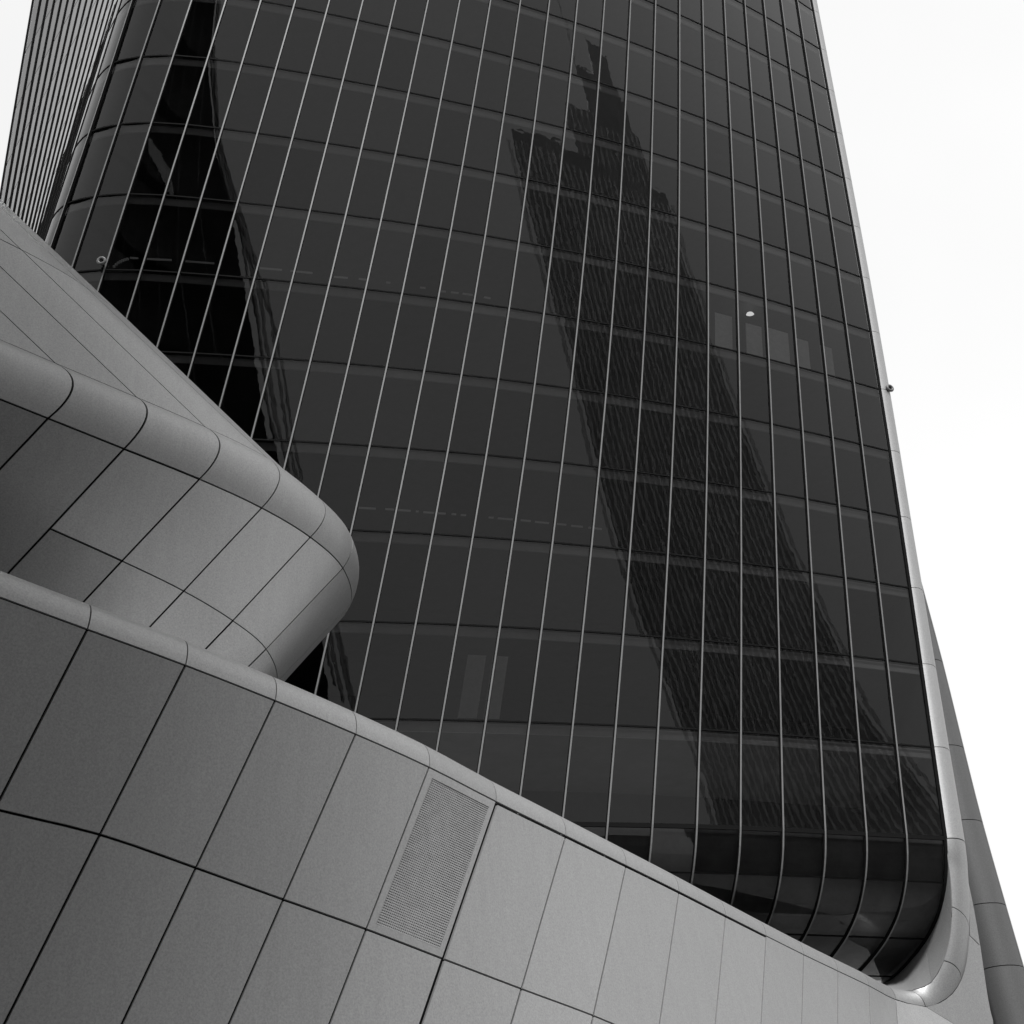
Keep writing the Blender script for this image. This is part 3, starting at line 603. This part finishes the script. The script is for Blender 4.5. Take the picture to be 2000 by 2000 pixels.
# joints of the bottom roll
for r, q in enumerate(ROLL_ROWS[1:-1]):
    path = [rollp(j, q) for j in ROLL_J]
    ups = [rolln(j, q) for j in ROLL_J]
    wid = [unit(rollp(j, q + .2) - rollp(j, q - .2)) for j in ROLL_J]
    sweep('transom', path, wid, ups, 0.03, -0.02, 0.02, tower, [M['black'], M['black']])
# core wall behind the rooms
vs, fs = [], []
for j in range(J0, J1 + 1):
    for k in range(KM + 1):
        a = j - J0
        vs.append(GA[a][k] - unit(V(NRM[a][k][0], NRM[a][k][1], 0)) * 6.0)
for a in range(NJ - 1):
    for k in range(KM):
        b = a * (KM + 1) + k
        fs.append((b, b + KM + 1, b + KM + 2, b + 1))
mesh('core_wall', vs, fs, M['inner'], tower)
# side walls closing the rooms at both ends
for a, d in ((NJ - 1, 0.10), (0, 0.10)):
    vs, fs = [], []
    for k in range(KM + 1):
        nn = unit(V(NRM[a][k][0], NRM[a][k][1], 0))
        vs += [GA[a][k] - nn * d, GA[a][k] - nn * 7.0]
    fs = [(2 * k, 2 * k + 1, 2 * k + 3, 2 * k + 2) for k in range(KM)]
    mesh('end_wall', vs, fs, M['inner'], tower)
# lining behind the bottom roll
vs, fs = [], []
qs = range(0, len(PROF))
for j in ROLL_J:
    for q in qs:
        vs.append(rollp(j, q) - rolln(j, q) * 0.22)
W = len(PROF)
for a in range(len(ROLL_J) - 1):
    for q in range(W - 1):
        b = a * W + q
        fs.append((b, b + W, b + W + 1, b + 1))
b = len(vs)
for q in qs:
    vs += [rollp(J1, q) - rolln(J1, q) * 0.03, rollp(J1, q) - rolln(J1, q) * 0.22]
fs += [(b + 2 * i, b + 2 * i + 1, b + 2 * i + 3, b + 2 * i + 2) for i in range(W - 1)]
mesh('roll_lining', vs, fs, M['lining'], tower)

# ------------------------------------------------------------------ the pale cladding ribbon: wall, rolled coping, corner sweep, tower edge
RO, RC, RI = (np.array(RIB[x]) for x in 'OCI')
WA, WB, WC, WD = (np.array(WALL[x]) for x in 'ABCD')
SL = np.array(SLIVER)
I15, U0, F0I = 17, 18, 26                # indices along the ribbon: last coping joint, first of the sweep, first floor of the tower edge
ribbon = thing('cladding_ribbon', 'pale metal clad wall with rolled coping that sweeps up into the tower edge', 'cladding')

def ribf(u, v):
    """rounded edge: rational arc from the wall seam (v=0) over the top to the inner seam (v=1)"""
    o, c, i = cat_rom(RO, u), cat_rom(RC, u), cat_rom(RI, u)
    wgt = 0.85
    b0, b1, b2 = (1 - v) ** 2, 2 * v * (1 - v) * wgt, v * v
    return (b0 * o + b1 * c + b2 * i) / (b0 + b1 + b2)

def wallf(rows):
    def f(u, v):
        i = min(int(v), len(rows) - 2)
        t = v - i
        return cat_rom(rows[i], u) * (1 - t) + cat_rom(rows[i + 1], u) * t
    return f

wf = wallf([WA, WB, WC, WD])
IN_RIB = V(-30, 60, 0)
nW = len(WA)
for i in range(nW - 1):
    for r in range(3):
        wide = 0.045 if i != 7 else 0.045
        if i == 7 and r == 0:
            continue                      # the ventilated panel, built below
        patch('wall_panel', wf, i + (0.022 if i == 8 else 0), i + 1, r + (0.012 if r == 0 and 8 <= i <= 12 else 0), r + 1, 3, 4, 0.055, ribbon, M['clad'], IN_RIB)
joints = list(range(0, I15 + 1)) + [U0, 21, 23] + list(range(F0I, len(RO)))
for a, b in zip(joints[:-1], joints[1:]):
    nm = 'coping_panel' if b <= 23 else 'edge_panel'
    cc = ribf((a + b) / 2, 0.5)
    ins = 0.5 * (cat_rom(RO, (a + b) / 2) + cat_rom(RI, (a + b) / 2)) + (0.5 * (cat_rom(RO, (a + b) / 2) + cat_rom(RI, (a + b) / 2)) - cc) * 3
    patch(nm, ribf, a, b, 0, 1, max(3, 2 * (b - a)), 12, 0.03, ribbon, M['clad'], ins, thick=0.04)
# dark lining behind the open joints
vs, fs = [], []
def add_sheet(f, u0, u1, v0, v1, nu, nv, ins, depth):
    b = len(vs)
    for u in np.linspace(u0, u1, nu + 1):
        for v in np.linspace(v0, v1, nv + 1):
            p = f(u, v)
            a_ = f(min(u + .02, u1), v) - f(max(u - .02, u0), v)
            b_ = f(u, min(v + .02, v1)) - f(u, max(v - .02, v0))
            n = unit(np.cross(a_, b_))
            if np.dot(n, p - ins(u, v)) < 0:
                n = -n
            vs.append(p - n * depth)
    for i in range(nu):
        for j in range(nv):
            a = b + i * (nv + 1) + j
            fs.append((a, a + nv + 1, a + nv + 2, a + 1))
add_sheet(wf, 0, nW - 1, 0, 3, 3 * (nW - 1), 9, lambda u, v: IN_RIB, 0.07)
def rins(u, v):
    mid = 0.5 * (cat_rom(RO, u) + cat_rom(RI, u))
    return mid + (mid - ribf(u, .5)) * 3
add_sheet(ribf, 0, len(RO) - 1.001, 0, 1, 2 * (len(RO) - 1), 10, rins, 0.045)
mesh('joint_lining', vs, fs, M['joint'], ribbon)

# sliver of wall to the right of the corner sweep
OU = RO[U0:U0 + len(SL)]
def slf(u, v):
    return cat_rom(OU, u) * (1 - v) + cat_rom(SL, u) * v
for a, b in ((0, 5), (5, len(SL) - 1)):
    patch('wall_panel', slf, a, b, 0, 1, 2 * (b - a), 4, 0.03, ribbon, M['clad'], V(10, 80, 16), thick=0.04)
vs, fs = [], []
add_sheet(slf, 0, len(SL) - 1, 0, 1, 16, 2, lambda u, v: V(10, 80, 16), 0.05)
mesh('joint_lining', vs, fs, M['joint'], ribbon)
# returned end of that wall
SLb = SL + V(-0.9, 2.6, 0)
SLx = np.vstack([[SL[2] + V(0.1, 0, -6)], SL[2:]])
SLy = np.vstack([[SLb[2] + V(0.1, 0, -6)], SLb[2:]])
def slr(u, v):
    return cat_rom(SLx, u) * (1 - v) + cat_rom(SLy, u) * v
patch('wall_return', slr, 0, len(SLx) - 1, 0, 1, 12, 2, 0.02, ribbon, M['clad'], V(10, 54, 16), thick=0.04)

# reveal between the rolled edge and the bottom of the glass
def revf(u, v):
    q = (1 - u) * (len(PROF) - 1.02)
    i_ = cat_rom(RI, I15 + (F0I - I15) * u)
    g_ = rollp(J1, q) + TAN[-1][0] * 0.05
    return i_ * (1 - v) + g_ * v
for a, b in ((0.0, 0.34), (0.34, 0.62), (0.62, 1.0)):
    patch('reveal_panel', revf, a, b, 0.02, 1, 8, 3, 0.02, ribbon, M['clad'], V(16.5, 55.5, 15), thick=0.03)

# ventilated panel
wv = lambda u, v: wf(u, v)
vent = patch('vent_panel', wf, 7, 8, 0, 1, 3, 4, 0.045, ribbon, M['dark'], IN_RIB, thick=0.03, lift=-0.05)
# margin frame of four flat pieces, then the bars
mu_, mv_ = 0.085, 0.055
for (a, b, c, d) in ((7, 8, 0, mv_), (7, 8, 1 - mv_ * .8, 1), (7, 7 + mu_, mv_, 1 - mv_ * .8), (8 - mu_ * .8, 8, mv_, 1 - mv_ * .8)):
    ua, ub = a + (0.009 if a == 7 else 0), b - (0.009 if b == 8 else 0)
    va, vb = c + (0.006 if c == 0 else 0), d - (0.006 if d == 1 else 0)
    patch('vent_frame', wf, ua, ub, va, vb, 3, 3, 0.0, vent, M['clad'], IN_RIB, thick=0.05)
vs, fs = [], []
NB = 66
def vbar(u0, v0, u1, v1, hw, du, dv, n0, n1):
    pass
ua, ub, va, vb = 7 + mu_, 8 - mu_ * .8, mv_, 1 - mv_ * .8
nloc = unit(np.cross(wf(7.6, .5) - wf(7.4, .5), wf(7.5, .6) - wf(7.5, .4)))
if np.dot(nloc, wf(7.5, .5) - IN_RIB) < 0:
    nloc = -nloc
for i in range(NB):
    v = va + (vb - va) * (i + .5) / NB
    hv = (vb - va) / NB * 0.27
    b = len(vs)
    for u in (ua, ub):
        for q, dn in ((v - hv, -.012), (v + hv, -.012), (v + hv, -.04), (v - hv, -.04)):
            vs.append(wf(u, q) + nloc * dn)
    fs += [(b, b + 1, b + 5, b + 4), (b + 1, b + 2, b + 6, b + 5), (b + 2, b + 3, b + 7, b + 6), (b + 3, b, b + 4, b + 7)]
for i in range(34):
    u = ua + (ub - ua) * (i + .5) / 34
    hu = (ub - ua) / 34 * 0.16
    b = len(vs)
    for v in (va, vb):
        for q, dn in ((u - hu, -.018), (u + hu, -.018), (u + hu, -.04), (u - hu, -.04)):
            vs.append(wf(q, v) + nloc * dn)
    fs += [(b, b + 1, b + 5, b + 4), (b + 1, b + 2, b + 6, b + 5), (b + 2, b + 3, b + 7, b + 6), (b + 3, b, b + 4, b + 7)]
ob = mesh('vent_grille', vs, fs, M['vent'], vent)
ob['kind'] = 'stuff'

# ------------------------------------------------------------------ the rounded podium bow
NR = {k: np.array(v) for k, v in NOSE.items()}
U_OFF = 5
bow = thing('podium_bow', 'pale metal clad podium with a rounded bow jutting in front of the glass tower', 'podium')

def bowf(u, v):
    """v: 0 ground, 1 base, 2 lower seam, 3 wall top seam, 4 upper seam (rounded between 3 and 4), 5 upper joint, 6 top"""
    u = u + U_OFF
    if 3 <= v <= 4:
        t = v - 3
        a, c, b = cat_rom(NR['n2'], u), cat_rom(NR['ctl'], u), cat_rom(NR['n1'], u)
        return (1 - t) ** 2 * a + 2 * t * (1 - t) * c + t * t * b
    keys = ['ground', 'base', 'n3', 'n2', 'n1', 'n0', 'top']
    i = min(max(int(v), 0), 5)
    t = v - i
    return cat_rom(NR[keys[i]], u) * (1 - t) + cat_rom(NR[keys[i + 1]], u) * t
IN_BOW = V(-22, 45, 24)
for u in range(-4, 9):
    if u >= 1:
        rows = [(0, 1, 3), (1, 2, 3), (2, 3, 4), (3, 4, 12), (4, 5, 5), (5, 6, 5)]
    else:
        rows = [(0, 1, 3), (1, 3, 6), (3, 4, 12), (4, 5, 5), (5, 6, 5)]
    for v0, v1, nv in rows:
        nm = 'wall_panel' if v1 <= 3 else ('rounded_panel' if v1 == 4 else 'upper_panel')
        patch(nm, bowf, u, u + 1, v0, v1, 6 if u >= 2 else 3, nv, 0.06 if u < 2 else 0.045, bow, M['clad'], IN_BOW)
vs, fs = [], []
add_sheet(bowf, -4, 9, 0, 3, 40, 9, lambda u, v: IN_BOW, 0.07)
add_sheet(bowf, -4, 9, 3, 4, 40, 10, lambda u, v: IN_BOW, 0.07)
add_sheet(bowf, -4, 9, 4, 6, 40, 8, lambda u, v: IN_BOW, 0.07)
mesh('joint_lining', vs, fs, M['joint'], bow)

# ------------------------------------------------------------------ the grey pier behind the tower edge
pier = thing('side_pier', 'darker grey rounded metal pier standing behind the right edge of the glass tower', 'pier')
PR = np.array(PIER)
PR = np.vstack([PR[0] + (PR[0] - PR[1]) * 1.5, PR, PR[-1] + (PR[-1] - PR[-2]) * 1.4, PR[-1] + (PR[-1] - PR[-2]) * 3.4])
PR[-1][2] = GROUND
def pierf(u, v):
    c = cat_rom(PR, u)
    a = 2 * math.pi * v
    return c + V(-0.95 + 0.95 * math.cos(a), 0.8 * math.sin(a), 0)
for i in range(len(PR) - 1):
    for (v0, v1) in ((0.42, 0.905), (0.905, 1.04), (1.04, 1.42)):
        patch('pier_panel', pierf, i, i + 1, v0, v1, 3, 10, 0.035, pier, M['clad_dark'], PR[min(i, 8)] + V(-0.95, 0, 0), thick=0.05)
vs, fs = [], []
add_sheet(pierf, 0, len(PR) - 1, 0, 1, 20, 24, lambda u, v: cat_rom(PR, u) + V(-0.95, 0, 0), 0.06)
mesh('joint_lining', vs, fs, M['joint'], pier)
# shade between the ribbon wall and the pier, put in as a near-black box
vs, fs = [], []
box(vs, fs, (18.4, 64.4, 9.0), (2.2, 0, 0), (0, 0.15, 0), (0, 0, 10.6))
mesh('gap_shade', vs, fs, M['dark'], pier)

# ------------------------------------------------------------------ rooms behind the glass: blinds, tubes, a lamp
def inf(d):
    def f(u, v):
        a = u - J0
        k = min(max(int(v), 0), KM - 1)
        t = v - k
        p = cat_rom(GA[:, k], a) * (1 - t) + cat_rom(GA[:, k + 1], a) * t
        n = unit(cat_rom(NRM[:, k], a))
        return p - n * d
    return f
BL = [(4.36, 4.80, 1.06, 1.72, 'left of the two pale blinds low in the tower, above the ribbon'),
      (4.95, 5.32, 1.06, 1.72, 'right of the two pale blinds low in the tower, above the ribbon'),
      (10.35, 10.93, 6.06, 6.62, 'dim pale blind behind glass near the bright lamp, leftmost of five'),
      (11.40, 11.95, 6.06, 6.58, 'dim pale blind behind glass directly below the bright lamp'),
      (12.12, 12.90, 6.06, 6.60, 'widest of the dim pale blinds high on the right of the tower'),
      (13.10, 13.62, 6.06, 6.56, 'dim pale blind behind glass, second from the right edge of the tower'),
      (14.05, 14.50, 6.06, 6.56, 'dim pale blind behind glass nearest the right edge of the tower')]
for a, b, c, d, lab in BL:
    ob = patch('window_blind', inf(0.30), a, b, c, d, 2, 3, 0.0, None, M['blind'], inf(3)((a + b) / 2, c), thick=0.02)
    tag(ob, lab, 'blind', 'blinds behind the glass')
for row, (seg, lab, grp) in enumerate(((LIGHTS[0], 'thin ceiling light tube in the upper dashed row behind the dark glass', 'upper row of ceiling tubes'),
                                       (LIGHTS[1], 'thin ceiling light tube in the lower dashed row beside the podium bow', 'lower row of ceiling tubes'))):
    for p, q in seg:
        p, q = V(*p), V(*q)
        t = unit(q - p)
        s_ = V(-t[1], t[0], 0)
        vs, fs = [], []
        box(vs, fs, (p + q) / 2, (q - p) / 2, s_ * 0.035, V(0, 0, 0.03))
        ob = mesh('ceiling_light', vs, fs, M['lamp'])
        tag(ob, lab, 'light', grp)
for p in LIGHTS[2]:
    vs, fs = [], []
    box(vs, fs, V(*p), V(0.05, 0, 0), V(0, 0.05, 0), V(0, 0, 0.04))
    ob = mesh('ceiling_spot', vs, fs, M['lamp'])
    tag(ob, 'tiny ceiling spot in the curved dotted run left of the upper tubes', 'light', 'curved run of ceiling spots')
lp = V(*LAMP)
vs, fs = [], []
for i in range(12):
    a = 2 * math.pi * i / 12
    vs.append(lp + V(math.cos(a) * 0.20, math.sin(a) * 0.13, 0.0))
for i in range(12):
    a = 2 * math.pi * i / 12
    vs.append(lp + V(math.cos(a) * 0.14, math.sin(a) * 0.09, 0.10))
fs = [tuple(range(11, -1, -1)), tuple(range(12, 24))] + [(i, (i + 1) % 12, 12 + (i + 1) % 12, 12 + i) for i in range(12)]
ob = mesh('ceiling_lamp', vs, fs, M['lampb'])
tag(ob, 'single bright lamp seen through the glass, upper right of the tower', 'lamp')

# ------------------------------------------------------------------ two small round fixtures on the facade
def fixture(c, n, t, lab, r=0.15):
    th = thing('facade_fixture', lab, 'fixture', group='small round facade fixtures')
    b = unit(np.cross(n, t))
    vs, fs = [], []
    NS, NT = 14, 8
    for i in range(NS):
        a = 2 * math.pi * i / NS
        d = t * math.cos(a) + b * math.sin(a)
        for k in range(NT):
            e = 2 * math.pi * k / NT
            vs.append(c + d * (r + 0.07 * math.cos(e)) + n * 0.07 * math.sin(e))
    for i in range(NS):
        for k in range(NT):
            fs.append((i * NT + k, ((i + 1) % NS) * NT + k, ((i + 1) % NS) * NT + (k + 1) % NT, i * NT + (k + 1) % NT))
    mesh('ring', vs, fs, M['fix'], th, smooth=[True] * len(fs))
    vs, fs = [], []
    box(vs, fs, c - n * 0.10, t * 0.05, b * 0.09, n * 0.13)
    mesh('bracket', vs, fs, M['black'], th)
a = -7 - J0
fixture(GA[a][6] + NRM[a][6] * 0.34 - TAN[a][6] * 0.10 + V(0, 0, 0.25), NRM[a][6], TAN[a][6], 'small round metal fixture on a mullion just above the podium bow')
pe = ribf(F0I + 6.0, 0.62)
ne = unit(pe - (RO[F0I + 6] + RI[F0I + 6]) / 2)
fixture(pe + ne * 0.12 + V(0, 0, 0.1), ne, unit(np.cross(ne, V(0, 0, 1))), 'small dark round fixture on the pale right edge of the tower', 0.15)

# ------------------------------------------------------------------ neighbouring towers across the street, seen only in the glass
def tower_box(parent, name, c, ax, ay, z0, z1, mat):
    vs, fs = [], []
    box(vs, fs, V(c[0], c[1], (z0 + z1) / 2), ax, ay, V(0, 0, (z1 - z0) / 2))
    return mesh(name, vs, fs, mat, parent)

rt = thing('ribbed_tower', 'dark ribbed tower reflected in the right half of the glass facade', 'tower')
cx = V(75.2, -14.9, 0)
fd = unit(V(6, 50, 0) - cx)                     # faces the glass tower
sd_ = V(-fd[1], fd[0], 0)
HW, HD = 16.7, 12.0
tower_box(rt, 'shaft', cx, sd_ * HW, fd * HD, GROUND, 131, M['trib'])
for q, (xo, hw_, z0_, z1_) in enumerate(((5.5, 8.5, 131, 141), (8.0, 5.0, 141, 149), (9.5, 2.4, 149, 156))):
    tower_box(rt, 'crown', cx - sd_ * xo - fd, sd_ * hw_, fd * (9.5 - q * 2), z0_, z1_, M['trib'])
tower_box(rt, 'mast', cx - sd_ * 3.2 + fd * 5, sd_ * 0.22, fd * 0.22, 131, 178, M['tlight'])
for i in range(13):
    vs, fs = [], []
    box(vs, fs, cx - sd_ * (13.4 - i * 1.25) + fd * (HD - 3.4) + V(0, 0, 136), sd_ * 0.14, fd * 0.14, V(0, 0, 4.9))
    mesh('crown_rib', vs, fs, M['tlight'], rt)
NRB = 29
for i in range(NRB):
    x = -HW + 2 * HW * (i + .5) / NRB
    vs, fs = [], []
    box(vs, fs, cx + sd_ * x + fd * (HD + 0.14) + V(0, 0, 63), sd_ * 0.20, fd * 0.16, V(0, 0, 66))
    mesh('rib', vs, fs, M['tlight'], rt)
for e in (-1, 1):
    vs, fs = [], []
    box(vs, fs, cx + sd_ * e * (HW + 0.9) + fd * (HD + 0.2) + V(0, 0, 63), sd_ * 0.32, fd * 0.25, V(0, 0, 66))
    mesh('corner_trim', vs, fs, M['tlight'], rt)
dt = thing('black_tower', 'near black tower reflected at the left of the glass facade above the podium bow', 'tower')
OUTL = [(-38, GROUND), (-2.6, GROUND), (-2.2, 43), (-4.0, 60), (-4.2, 73), (-7.4, 84), (-10.5, 100), (-11.6, 108), (-15.4, 90), (-20.8, 79), (-26.8, 67), (-35, 45)]
def crystal(name, outl, y0, y1, mat):
    n = len(outl)
    vs = [(x, y0, z) for x, z in outl] + [(x, y1, z) for x, z in outl]
    fs = [tuple(range(n)), tuple(range(2 * n - 1, n - 1, -1))] + [(i, n + i, n + (i + 1) % n, (i + 1) % n) for i in range(n)]
    return mesh(name, vs, fs, mat, dt)
crystal('shaft', OUTL, 4.0, -30.0, M['tdark'])
for dx, wd, zt in ((0.8, 0.10, 1.0), (1.35, 0.16, 0.98), (2.3, 0.10, 0.95), (2.9, 0.08, 0.9)):
    edge = [(x + dx, z * zt) for x, z in OUTL[2:7]]
    crystal('edge_trim', edge + [(x + wd * 2, z) for x, z in edge[::-1]], 3.4, 2.6, M['tlight'])
crystal('glint_panel', [(-20.6, 78.0), (-20.0, 76.4), (-11.0, 71.2), (-12.0, 73.4)], 4.25, 4.05, M['tlight'])  # pale panel put in for a bright zigzag glint
for i in range(9):
    x = -31 + i * 2.9
    zt = np.interp(x, [-35, -26.8, -20.8, -15.4, -11.6, -10.5, -7.4], [45, 67, 79, 90, 108, 100, 84])
    crystal('rib', [(x, 5), (x + .1, 5), (x + .1, zt - 2), (x, zt - 2)], 4.0, 4.15, M['tgrey'])

for c, hx, hy, h, lab in (((54, -4), 13, 10, 45, 'tall unseen block added to darken the lower left cladding panels'),
                          ((22, -25), 15, 8, 40, 'wide unseen block behind the viewer added to darken the leftmost podium panels'),
                          ((61, 12), 12, 5.2, 41, 'narrow unseen block added to close the bright gap between the taller and the lower one'),
                          ((70, 27.6), 12, 10, 36, 'lower unseen block added to darken the middle cladding panels')):
    ob_ = thing('added_block', lab, 'added building')  # unseen blocks, added to give the cladding its dark-to-light gradient
    tower_box(ob_, 'wall', V(*c, 0), V(hx, 0, 0), V(0, hy, 0), GROUND, h, M['block'])
    tower_box(ob_, 'roof', V(*c, 0), V(hx + .4, 0, 0), V(0, hy + .4, 0), h, h + 0.8, M['tgrey'])
    for q in range(int(h // 4)):
        tower_box(ob_, 'floor_band', V(*c, 0), V(hx + .12, 0, 0), V(0, hy + .12, 0), q * 4 + 1.5, q * 4 + 1.9, M['tgrey'])
